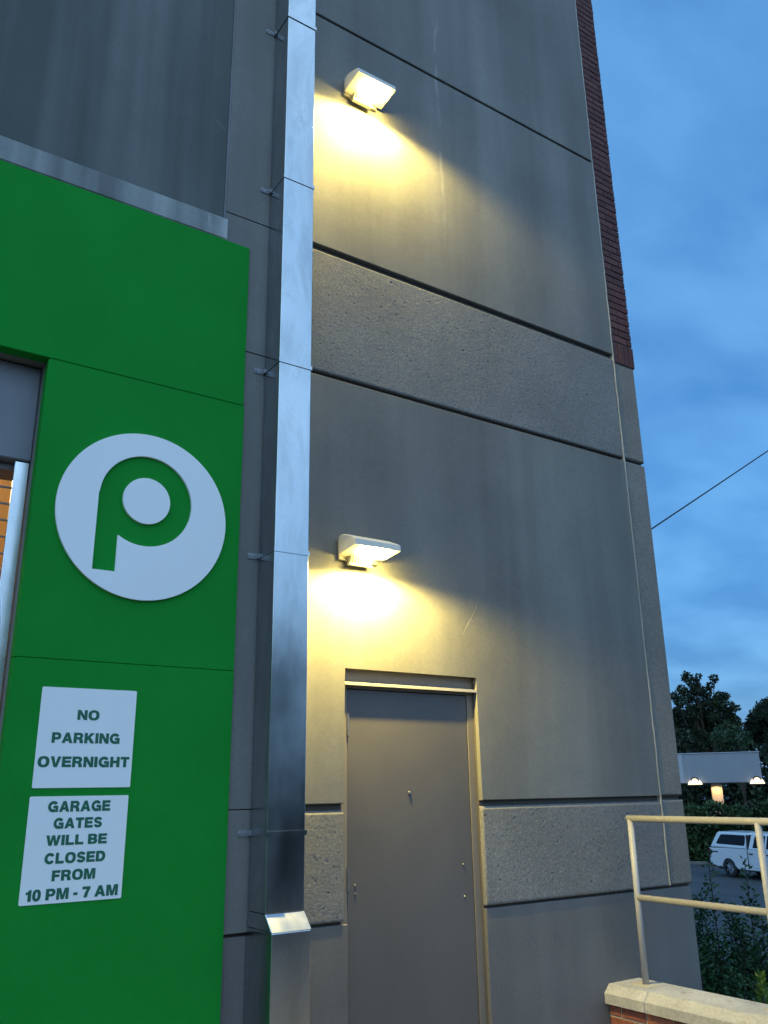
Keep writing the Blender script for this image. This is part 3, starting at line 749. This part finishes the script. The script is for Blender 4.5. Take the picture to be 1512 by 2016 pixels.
big = [(480, 250, 85), (560, 340, 95), (645, 240, 40), (850, 290, 62), (790, 395, 58), (385, 425, 70), (290, 525, 68), (455, 490, 85), (610, 450, 105), (715, 490, 80), (350, 620, 90), (520, 640, 115), (680, 610, 120), (890, 590, 105), (965, 565, 62), (850, 660, 110), (1000, 720, 90), (1100, 745, 45), (700, 740, 130), (480, 800, 110), (300, 780, 100), (320, 920, 150), (600, 900, 170), (900, 880, 160), (1010, 980, 120), (250, 1000, 130), (520, 980, 150), (780, 1000, 160), (560, 1200, 150), (300, 1220, 140), (420, 1060, 150), (700, 1060, 170), (930, 1100, 120)]
bp = polar(54.0, T1, 0); bp.z = LOT
tree(bp, [px_clump(*c, T1) for c in big], 'tall dark tree with a ragged open top left of the other trees', M['leaf_tree'], 0.30, 900, 0.45, 'dark trees beyond the hedge')
T2 = 96
sec = [(1475, 695, 70), (1415, 775, 95), (1345, 855, 90), (1275, 935, 80), (1485, 835, 120), (1585, 695, 130), (1695, 615, 140), (1805, 755, 150), (1605, 875, 160), (1375, 985, 140), (1245, 1045, 110), (1505, 1035, 170), (1685, 1035, 180), (1345, 1145, 140), (1565, 1175, 160), (1875, 955, 160)]
bp = polar(58.8, T2, 0); bp.z = LOT
tree(bp, [px_clump(*c, T2) for c in sec], 'dark rounded tree at the right behind the pale canopy', M['leaf_tree'], 0.30, 800, 0.4, 'dark trees beyond the hedge')
T3 = 74
low = [(870, 1080, 100), (960, 1040, 90), (1060, 1120, 100), (800, 1160, 90), (930, 1170, 110), (1150, 1200, 90), (980, 1300, 120), (860, 1300, 110)]
bp = polar(55.6, T3, 0); bp.z = LOT
tree(bp, [px_clump(*c, T3) for c in low], 'small greener tree just above the pale canopy roof', M['leaf_far'], 0.26, 900, 0.2, 'dark trees beyond the hedge')
for i, (az, rg, n, lab) in enumerate(((50.3, 80, 9, 'dark tree mostly hidden behind the corner of the store'), (62.5, 84, 10, 'broad dark tree outside the right edge beyond the lot'))):
    bp = polar(az, rg, 0); bp.z = LOT
    cl = [(bp.x + random.uniform(-4, 4), bp.y + random.uniform(-4, 4), ez(random.uniform(-1.5, 5.0)), random.uniform(1.6, 2.4)) for _ in range(n)]
    tree(bp, cl, lab, M['leaf_tree'], 0.45, 240, 0.35, 'dark trees beyond the hedge')
# dark wood farther back, closing the view
L = Leaves()
for k in range(230):
    az = random.uniform(44, 76); rg = random.uniform(112, 124)
    c = polar(az, rg, random.uniform(-3.5, 5.2)); L.ball(c, random.uniform(1.6, 2.8), 260, 0.75)
wd = L.done('far_wood', M['leaf_tree'], None, (0, 0, 0)); tag(wd, 'dark wood filling the background beyond the lot', 'wood', kind='stuff')

# hedge beyond the truck
hd = polar(56.5, 53, 0); hd.z = LOT
hedge = empty('hedge', hd, 'long clipped dark green hedge behind the white pickup', 'hedge')
L = Leaves(); ax = Vector((math.cos(R(56.5)), -math.sin(R(56.5)), 0)); back = Vector((math.sin(R(56.5)), math.cos(R(56.5)), 0))
for k in range(15000):
    t_ = random.uniform(-11, 9); face = random.random()
    topz = 2.72 + 0.13 * math.sin(t_ * 1.9) + 0.08 * math.sin(t_ * 4.7 + 1)
    if face < 0.6: dpt = random.uniform(-0.15, 0.35); zz = random.uniform(0, topz)
    else: dpt = random.uniform(0, 1.8); zz = topz + random.gauss(0, 0.1)
    p = hd + ax * t_ + back * dpt + Vector((0, 0, zz))
    L.leaf(p, Vector((random.gauss(0, 1), random.gauss(0, 1), random.gauss(0.3, .8))) - back * 0.6, random.uniform(.16, .34), random.uniform(.1, .2))
L.done('foliage', M['leaf_hedge'], hedge, hd)
b = MB(hd)
for k in range(26):
    q = hd + ax * (-10.6 + 0.8 * k) + back * 0.9
    b.tube([q, q + Vector((0.1, 0.05, 2.2))], [0.08, 0.03], 6)
me = bpy.data.meshes.new('stems'); b.bm.to_mesh(me); b.bm.free(); link('stems', me, M['bark'], hedge)
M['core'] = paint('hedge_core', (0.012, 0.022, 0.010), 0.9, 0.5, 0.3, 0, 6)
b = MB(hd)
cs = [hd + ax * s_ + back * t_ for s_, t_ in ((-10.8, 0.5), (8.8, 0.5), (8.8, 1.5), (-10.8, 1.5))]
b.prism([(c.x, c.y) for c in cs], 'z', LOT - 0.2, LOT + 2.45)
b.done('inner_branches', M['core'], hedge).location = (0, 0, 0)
# kerb at the lot's edge
kb = hd - back * 1.2
b = MB(); cs = [kb + ax * s_ + back * t_ for s_, t_ in ((-14, 0), (14, 0), (14, 0.16), (-14, 0.16))]
b.prism([(c.x, c.y) for c in cs], 'z', LOT - 0.1, LOT + 0.14)
tag(b.done('kerb', M['paving']), kind='structure')

# shrubs just behind the corner of the store
def shrub(az, rg, ztop, spread, nshoot, label, mat=None, leaf=0.05, bushy=1.0, zlow=None):
    bp = polar(az, rg, 0); bp.z = ground_z(bp.x, bp.y) - 0.03
    t = empty('shrub', bp, label, 'shrub', None)
    L = Leaves(); st = MB(bp); H = ez(ztop) - bp.z
    for k in range(nshoot):
        a = random.uniform(0, 2 * math.pi); hh = H * (1.0 if k == 0 else random.uniform(0.45, 0.85)); s_ = spread * random.uniform(.2, 1)
        if k == 0: s_ = spread * 0.1
        tip = bp + Vector((math.cos(a) * s_, math.sin(a) * s_, hh)); mid = bp + Vector((math.cos(a) * s_ * 0.75, math.sin(a) * s_ * 0.75, hh * 0.5))
        st.tube([bp, mid, tip], [0.012, 0.008, 0.003], 5)
        n = int(hh / (0.0036 if k else 0.006))
        for i in range(n):
            q = i / n; p = (bp.lerp(mid, q * 2) if q < .5 else mid.lerp(tip, q * 2 - 1))
            fat = (1 - q) ** 0.5 * (0.24 if k else 0.12) * bushy + 0.02
            d = Vector((random.gauss(0, 1), random.gauss(0, 1), 0.55))
            L.leaf(p + d.normalized() * fat * random.random(), d, leaf * random.uniform(.7, 1.25), leaf * .5)
    me = bpy.data.meshes.new('stems'); st.bm.to_mesh(me); st.bm.free(); link('stems', me, M['bark'], t)
    L.done('foliage', mat or M['leaf_shrub'], t, bp); return t
shrub(53.15, 9.6, -0.62, 0.42, 14, 'shrub with one tall leafy shoot beside the store corner')
shrub(53.9, 10.2, -1.22, 0.48, 20, 'low dense shrub between the two tall-shooted shrubs')
shrub(54.95, 9.8, -0.70, 0.50, 16, 'shrub with a tall shoot in front of the pickup')
shrub(56.0, 9.4, -1.20, 0.50, 18, 'dense shrub at the right edge behind the railing')
shrub(57.6, 9.8, -1.0, 0.55, 16, 'dense shrub mostly outside the right edge of the view')
shrub(54.4, 8.6, -1.60, 0.60, 26, 'low dark shrub right behind the stone cap')
shrub(52.9, 8.4, -1.65, 0.45, 22, 'low dark shrub hugging the base of the store wall')
shrub(56.4, 8.3, -1.55, 0.55, 24, 'low dark shrub below the second railing post')
# small bright plant close behind the cap
bp = Vector((5.50, 3.83, 0.27))
pt = empty('leafy_plant', (bp.x, bp.y, ez(-2.95)), 'small bright green plant lit up behind the stone cap at the right edge', 'plant'); 
L = Leaves(); st = MB((bp.x, bp.y, ez(-2.95)))
st.tube([(bp.x, bp.y, ez(-2.95)), tuple(bp)], [0.012, 0.006], 6)
for k in range(60):
    q = k / 60; a = k * 2.4; p = bp + Vector((0, 0, -0.22 + 0.34 * q))
    L.leaf(p, Vector((math.cos(a), math.sin(a), 0.5 + 0.6 * q)), 0.085 * (1.1 - 0.5 * q), 0.030)
me = bpy.data.meshes.new('stem'); st.bm.to_mesh(me); st.bm.free(); link('stem', me, M['bark'], pt)
L.done('foliage', M['leaf_lit'], pt, (bp.x, bp.y, ez(-2.95)))

# ------------------------------------------------------------ pale flat canopy with two lit lamps
CAZ, CR = 54.3, 60.0
cc = polar(CAZ, CR, 0); cc.z = LOT
cn = empty('canopy', cc, 'pale flat-roofed canopy with a lit square column above the hedge', 'canopy', rz=R(-CAZ))
M['fascia'] = paint('fascia_paint', (0.24, 0.255, 0.28), 0.5, 0.1, 0.05)
M['trim'] = paint('fascia_trim', (0.34, 0.36, 0.39), 0.5, 0.05)
M['column'] = paint('column_paint', (0.50, 0.40, 0.28), 0.6, 0.1)
def cpart(b, name, mat, par=None, smooth=False): return b.done(name, mat, par or cn, smooth)   # local frame: x right, y away, z up
CB, CT = 4.12, 5.90
b = MB(); b.box(-3.4, 2.52, 0, 5.2, CB, CT, 0.03); cpart(b, 'fascia', M['fascia'])
b = MB(); b.box(-3.44, 2.56, -0.04, 5.24, CT + 0.002, CT + 0.06, 0.01); cpart(b, 'roof_edge', M['trim'])
b = MB(); b.box(-3.2, -2.05, -0.03, -0.002, CB + 0.02, CT - 0.02, 0.01); cpart(b, 'end_panel', M['trim'])
b = MB(); b.box(-0.52, 0.14, 0.5, 1.15, -0.3, CB - 0.002, 0.02); cpart(b, 'column', M['column'])
b = MB(); b.box(-0.52, 0.14, 4.2, 4.85, -0.3, CB - 0.002, 0.02); cpart(b, 'column', M['column'])
M['sconce'] = glow('sconce_glow', (1.0, 0.78, 0.45), 0.19)
M['shade'] = paint('lamp_shade', (0.06, 0.05, 0.045), 0.5)
# the two lamps and the column downlight
def sconce(x, label):
    b0 = cn.matrix_basis @ Vector((x, -0.18, 4.30))
    t = empty('canopy_lamp', b0, label, 'lamp', 'lamps on the canopy edge', rz=R(-CAZ))
    b = MB(); n = 16
    pr = [(0.30 * math.cos(R(25 + 130 * k / n)), 0.37 * math.sin(R(25 + 130 * k / n)) - 0.17) for k in range(n + 1)] + [(0.24 * math.cos(R(155 - 130 * k / n)), 0.33 * math.sin(R(155 - 130 * k / n)) - 0.21) for k in range(n + 1)]
    b.prism(pr, 'y', -0.19, 0.13, 0.0); b.done('lamp_shade', M['shade'], t)
    b = MB(); pr = [(0.43 * math.cos(math.pi * k / n), 0.40 * math.sin(math.pi * k / n) ** 1.3 - 0.26) for k in range(n + 1)]
    b.prism(pr, 'y', -0.15, 0.12, 0.02); b.done('light_wash', M['sconce'], t)  # glowing dome shaped as the lamp's light washing down the fascia
    return t
sconce(-1.42, 'glowing lamp on the canopy edge next to the store corner')
sconce(2.20, 'glowing lamp on the right end of the canopy edge')
dl = bpy.data.lights.new('column_light', 'SPOT'); dl.energy = 14; dl.color = (1.0, 0.62, 0.25); dl.spot_size = R(120); dl.shadow_soft_size = 0.1
t = empty('downlight', cn.matrix_basis @ Vector((-0.19, 0.02, 4.0)), 'small downlight under the canopy in front of its lit column', 'lamp', rz=R(-CAZ))
b = MB(); b.disc((0, 0, 0.02), (0, 0, 1), 0.09, 0.10, 16); b.done('lamp_can', M['shade'], t)
o = bpy.data.objects.new('light_source', dl); C.objects.link(o); o.parent = t; o.location = (0, 0, -0.01); o.rotation_euler = (R(22), 0, 0)

# ------------------------------------------------------------ white pickup with a camper shell
M['truck'] = NT('truck_paint').set(Base_Color=(0.66, 0.68, 0.70), Roughness=0.25, Coat_Weight=0.6)
M['glass'] = flat('dark_glass', (0.010, 0.012, 0.016), 0.12); M['glass'].node_tree.nodes['Principled BSDF'].inputs['Specular IOR Level'].default_value = 0.12
M['rubber'] = flat('tyre_rubber', (0.02, 0.02, 0.022), 0.8)
M['wheel'] = flat('alloy_wheel', (0.45, 0.46, 0.48), 0.3, 0.9)
M['trimblack'] = flat('black_trim', (0.025, 0.025, 0.028), 0.5)
M['taillight'] = flat('red_lens', (0.10, 0.01, 0.01), 0.2)
wp = polar(54.3, 45.0, -4.0)
HEAD = 194.0 - 2.0
rzt = math.atan2(math.cos(R(HEAD)), math.sin(R(HEAD)))      # local +x is the heading
# near side is local -y (its right-hand side)
org = wp - Vector((0, 0, 0)) + Vector((math.cos(rzt + math.pi / 2), math.sin(rzt + math.pi / 2), 0)) * 0.95
tk = empty('pickup_truck', (org.x, org.y, LOT), 'white pickup with a white camper shell parked in the lot beyond the railing', 'truck', rz=rzt)
def tpart(b, name, mat, par=None, smooth=False): return b.done(name, mat, par or tk, smooth)
def arch(cx, n=12, r_=0.47): return [(cx + r_ * math.cos(math.pi * k / n), 0.40 + r_ * math.sin(math.pi * k / n)) for k in range(n + 1)]
HW = 0.98
body = [(-1.18, 0.52), (-1.22, 0.75), (-1.20, 1.22), (1.20, 1.24), (3.05, 1.22), (4.35, 1.16), (4.72, 1.02), (4.76, 0.50), (4.3, 0.40)]
body += [(3.70 + 0.47 * math.cos(math.pi * k / 12), 0.40 + 0.47 * math.sin(math.pi * k / 12)) for k in range(13)]
body += [(3.1, 0.38), (0.6, 0.38)]
body += [(0.47 * math.cos(math.pi * k / 12), 0.40 + 0.47 * math.sin(math.pi * k / 12)) for k in range(13)]
body += [(-0.6, 0.48)]
b = MB(); b.prism(body, 'y', -HW, HW, 0.05, 2); tpart(b, 'body', M['truck'])
def loft(name, lo, hi, zl, zh, wl, wh, mat):
    b = MB(); v = []
    for (pts, z_, w_) in ((lo, zl, wl), (hi, zh, wh)):
        for (x, y) in ((pts[0], -w_), (pts[1], -w_), (pts[1], w_), (pts[0], w_)): v.append(b.v((x, y, z_)))
    fs = [(0, 1, 2, 3), (7, 6, 5, 4), (0, 4, 5, 1), (1, 5, 6, 2), (2, 6, 7, 3), (3, 7, 4, 0)]
    F = [b.bm.faces.new([v[i] for i in q]) for q in fs]
    bmesh.ops.bevel(b.bm, geom=list({e for q in F for e in q.edges}), offset=0.06, segments=3, affect='EDGES')
    return tpart(b, name, mat)
shell = loft('camper_shell', (-1.20, 1.17), (-0.80, 1.17), 1.225, 1.93, 0.94, 0.76, M['truck'])
cab = loft('cab', (1.20, 3.45), (1.30, 2.75), 1.21, 1.94, 0.95, 0.72, M['truck'])
def side_y(z_, lo, hi, zl, zh): return -(lo + (hi - lo) * (z_ - zl) / (zh - zl))
def pane(name, pts, lo, hi, zl, zh, par, mat, off=0.004, th=0.012):
    b = MB(); A = [b.v((x, side_y(z_, lo, hi, zl, zh) - off, z_)) for x, z_ in pts]; B = [b.v((x, side_y(z_, lo, hi, zl, zh) + th, z_)) for x, z_ in pts]
    n = len(pts); b.bm.faces.new(A); b.bm.faces.new(B[::-1])
    for i in range(n): b.bm.faces.new((A[i], A[(i + 1) % n], B[(i + 1) % n], B[i]))
    return tpart(b, name, mat, par)
pane('window', [(-0.72, 1.40), (0.98, 1.38), (1.02, 1.46), (1.02, 1.76), (0.96, 1.82), (-0.46, 1.82), (-0.54, 1.78), (-0.76, 1.46)], 0.94, 0.76, 1.225, 1.93, shell, M['glass'])
pane('window', [(1.50, 1.32), (2.18, 1.31), (2.18, 1.84), (1.66, 1.84), (1.56, 1.76)], 0.95, 0.72, 1.21, 1.94, cab, M['glass'])
pane('window', [(2.28, 1.31), (3.12, 1.29), (2.78, 1.80), (2.28, 1.84)], 0.95, 0.72, 1.21, 1.94, cab, M['glass'])
b = MB(); vv = [b.v(p) for p in ((3.38, -0.84, 1.27), (3.38, 0.84, 1.27), (2.83, 0.66, 1.89), (2.83, -0.66, 1.89))]; b.bm.faces.new(vv); w = tpart(b, 'windscreen', M['glass'], cab); w.location.x += 0.035
b = MB(); vv = [b.v(p) for p in ((-1.135, -0.74, 1.40), (-1.135, 0.74, 1.40), (-0.875, 0.64, 1.83), (-0.875, -0.64, 1.83))]; b.bm.faces.new(vv); w = tpart(b, 'rear_window', M['glass'], shell); w.location.x -= 0.035
for x0, x1 in ((1.26, 2.21), (2.25, 3.25)):
    b = MB(); b.box(x0, x1, -HW - 0.012, -HW + 0.02, 0.50, 1.205, 0.012, 2); d_ = tpart(b, 'door', M['truck'])
    b = MB(); b.box(x0 + 0.08, x0 + 0.30, -HW - 0.045, -HW - 0.0125, 1.04, 1.09, 0.008); tpart(b, 'handle', M['trimblack'], d_)
b = MB(); b.box(1.195, 1.245, -HW - 0.004, -HW + 0.03, 0.46, 1.215); tpart(b, 'body_gap', M['trimblack'])
b = MB(); b.box(1.185, 1.205, -0.93, 0.93, 1.22, 1.84); tpart(b, 'shell_seal', M['trimblack'])
b = MB(); b.box(-1.19, 1.19, -0.952, -0.90, 1.212, 1.240); tpart(b, 'shell_seal', M['trimblack'])
b = MB(); b.box(-1.0, -0.62, -HW - 0.006, -HW + 0.02, 1.03, 1.085, 0.004); tpart(b, 'side_badge', M['trimblack'])
for sy in (-1, 1):
    b = MB(); b.box(-1.245, -1.08, sy * 0.83 - 0.155, sy * 0.83 + 0.155, 0.84, 1.20, 0.02); tpart(b, 'tail_light', M['taillight'])
b = MB(); b.box(-1.42, -1.20, -0.95, 0.95, 0.50, 0.70, 0.03, 2); tpart(b, 'rear_bumper', M['trimblack'])
b = MB(); b.box(4.70, 4.90, -0.96, 0.96, 0.46, 0.72, 0.04, 2); tpart(b, 'front_bumper', M['trimblack'])
b = MB(); b.box(4.745, 4.775, -0.6, 0.6, 0.78, 1.00, 0.01); tpart(b, 'grille', M['trimblack'])
for sy in (-1, 1):
    b = MB(); b.box(4.66, 4.765, sy * 0.80 - 0.14, sy * 0.80 + 0.14, 0.82, 1.00, 0.02); tpart(b, 'headlight', M['glass'])
    b = MB(); b.box(2.98, 3.16, sy * 1.10 - 0.13, sy * 1.10 + 0.13, 1.22, 1.46, 0.04, 2); tpart(b, 'wing_mirror', M['truck'])
b = MB(); b.box(0.62, 3.1, -HW - 0.05, -HW + 0.05, 0.34, 0.40, 0.02); tpart(b, 'side_step', M['trimblack'])
b = MB(); b.box(-1.0, 4.5, -0.7, 0.7, 0.30, 0.50); tpart(b, 'chassis', M['trimblack'])
for x in (0, 3.70):
    for sy in (-1, 1):
        w = bpy.data.objects.new('wheel', None); C.objects.link(w); w.parent = tk; w.location = (x, sy * 0.84, 0.40)
        b = MB(); n = 28
        for k in range(n): pass
        prof = [(0.24, -0.13), (0.36, -0.135), (0.395, -0.10), (0.40, 0), (0.395, 0.10), (0.36, 0.135), (0.24, 0.13)]
        rings = [[b.v((q * math.cos(2 * math.pi * k / n), yy, q * math.sin(2 * math.pi * k / n))) for q, yy in prof] for k in range(n)]
        for k in range(n):
            for i in range(len(prof) - 1): b.bm.faces.new((rings[k][i], rings[k][i + 1], rings[(k + 1) % n][i + 1], rings[(k + 1) % n][i]))
        b.done('tyre', M['rubber'], w, True)
        b = MB(); yo = sy * 0.115
        b.disc((0, yo - sy * 0.06, 0), (0, sy, 0), 0.235, 0.012, 28)
        b.disc((0, yo - sy * 0.047, 0), (0, sy, 0), 0.07, 0.05, 16, 0.01)
        for k in range(6):
            a = k * math.pi / 3; c_, s_ = math.cos(a), math.sin(a); pp = [(-0.022, 0.05), (0.022, 0.05), (0.035, 0.235), (-0.035, 0.235)]
            b.prism([(p * c_ - q * s_, p * s_ + q * c_) for p, q in pp], 'y', min(yo, yo - sy * 0.045), max(yo, yo - sy * 0.045), 0.004)
        b.done('rim', M['wheel'], w)

# ------------------------------------------------------------ overhead wire
# strung from the side of the store to a pole far off to the right; both ends lie in the plane measured from the eye
E0 = Vector((0, 0, EYE)); n_ = (polar(52.11, 1, math.tan(R(15.90))) - E0).cross(polar(59.87, 1, math.tan(R(19.85))) - E0)
def on_plane(x, y): return Vector((x, y, EYE - (n_.x * x + n_.y * y) / n_.z))
p0 = on_plane(XP - 0.012, 6.6); a1 = on_plane(34.0, 11.0)
pts = []
for k in range(33):
    q = k / 32; p = p0.lerp(a1, q); p.z -= 0.06 * 4 * q * (1 - q); pts.append(tuple(p))
b = MB(pts[0]); b.tube(pts, 0.011, 6)
wr = b.done('overhead_wire', flat('cable_black', (0.015, 0.012, 0.015), 0.6)); tag(wr, 'thin dark overhead wire slanting up from the store corner across the sky', 'wire')
up = empty('utility_pole', (34.0, 11.0, LOT), 'wooden utility pole off to the right carrying the overhead wire', 'pole')
b = MB((34.0, 11.0, LOT)); b.tube([(34.0, 11.0, LOT - 0.5), (34.0, 11.0, a1.z + 0.6)], [0.17, 0.11], 12); b.done('pole', M['bark'], up).location = (0, 0, 0)
b = MB((34.0, 11.0, LOT)); b.box(33.88, 33.98, 9.8, 12.2, a1.z - 0.14, a1.z - 0.02, 0.01); b.done('crossarm', M['bark'], up).location = (0, 0, 0)

# ------------------------------------------------------------ trees behind the viewpoint, seen only as dark reflections in the metal
for i, (x, y, n) in enumerate(((-16, -20, 9), (-9, -25, 10), (-2, -23, 9), (6, -26, 10), (14, -22, 9), (-23, -15, 8))):
    bp = Vector((x, y, LOT)); cl = [(x + random.uniform(-3.2, 3.2), y + random.uniform(-2.5, 2.5), ez(random.uniform(-2.5, 4.2)), random.uniform(2.0, 2.9)) for _ in range(n + 6)]
    tree(bp, cl, 'dark leafy tree on the far side of the lot, out of the view', M['leaf_tree'], 0.6, 130, 0.3, 'trees across the lot behind the viewpoint')
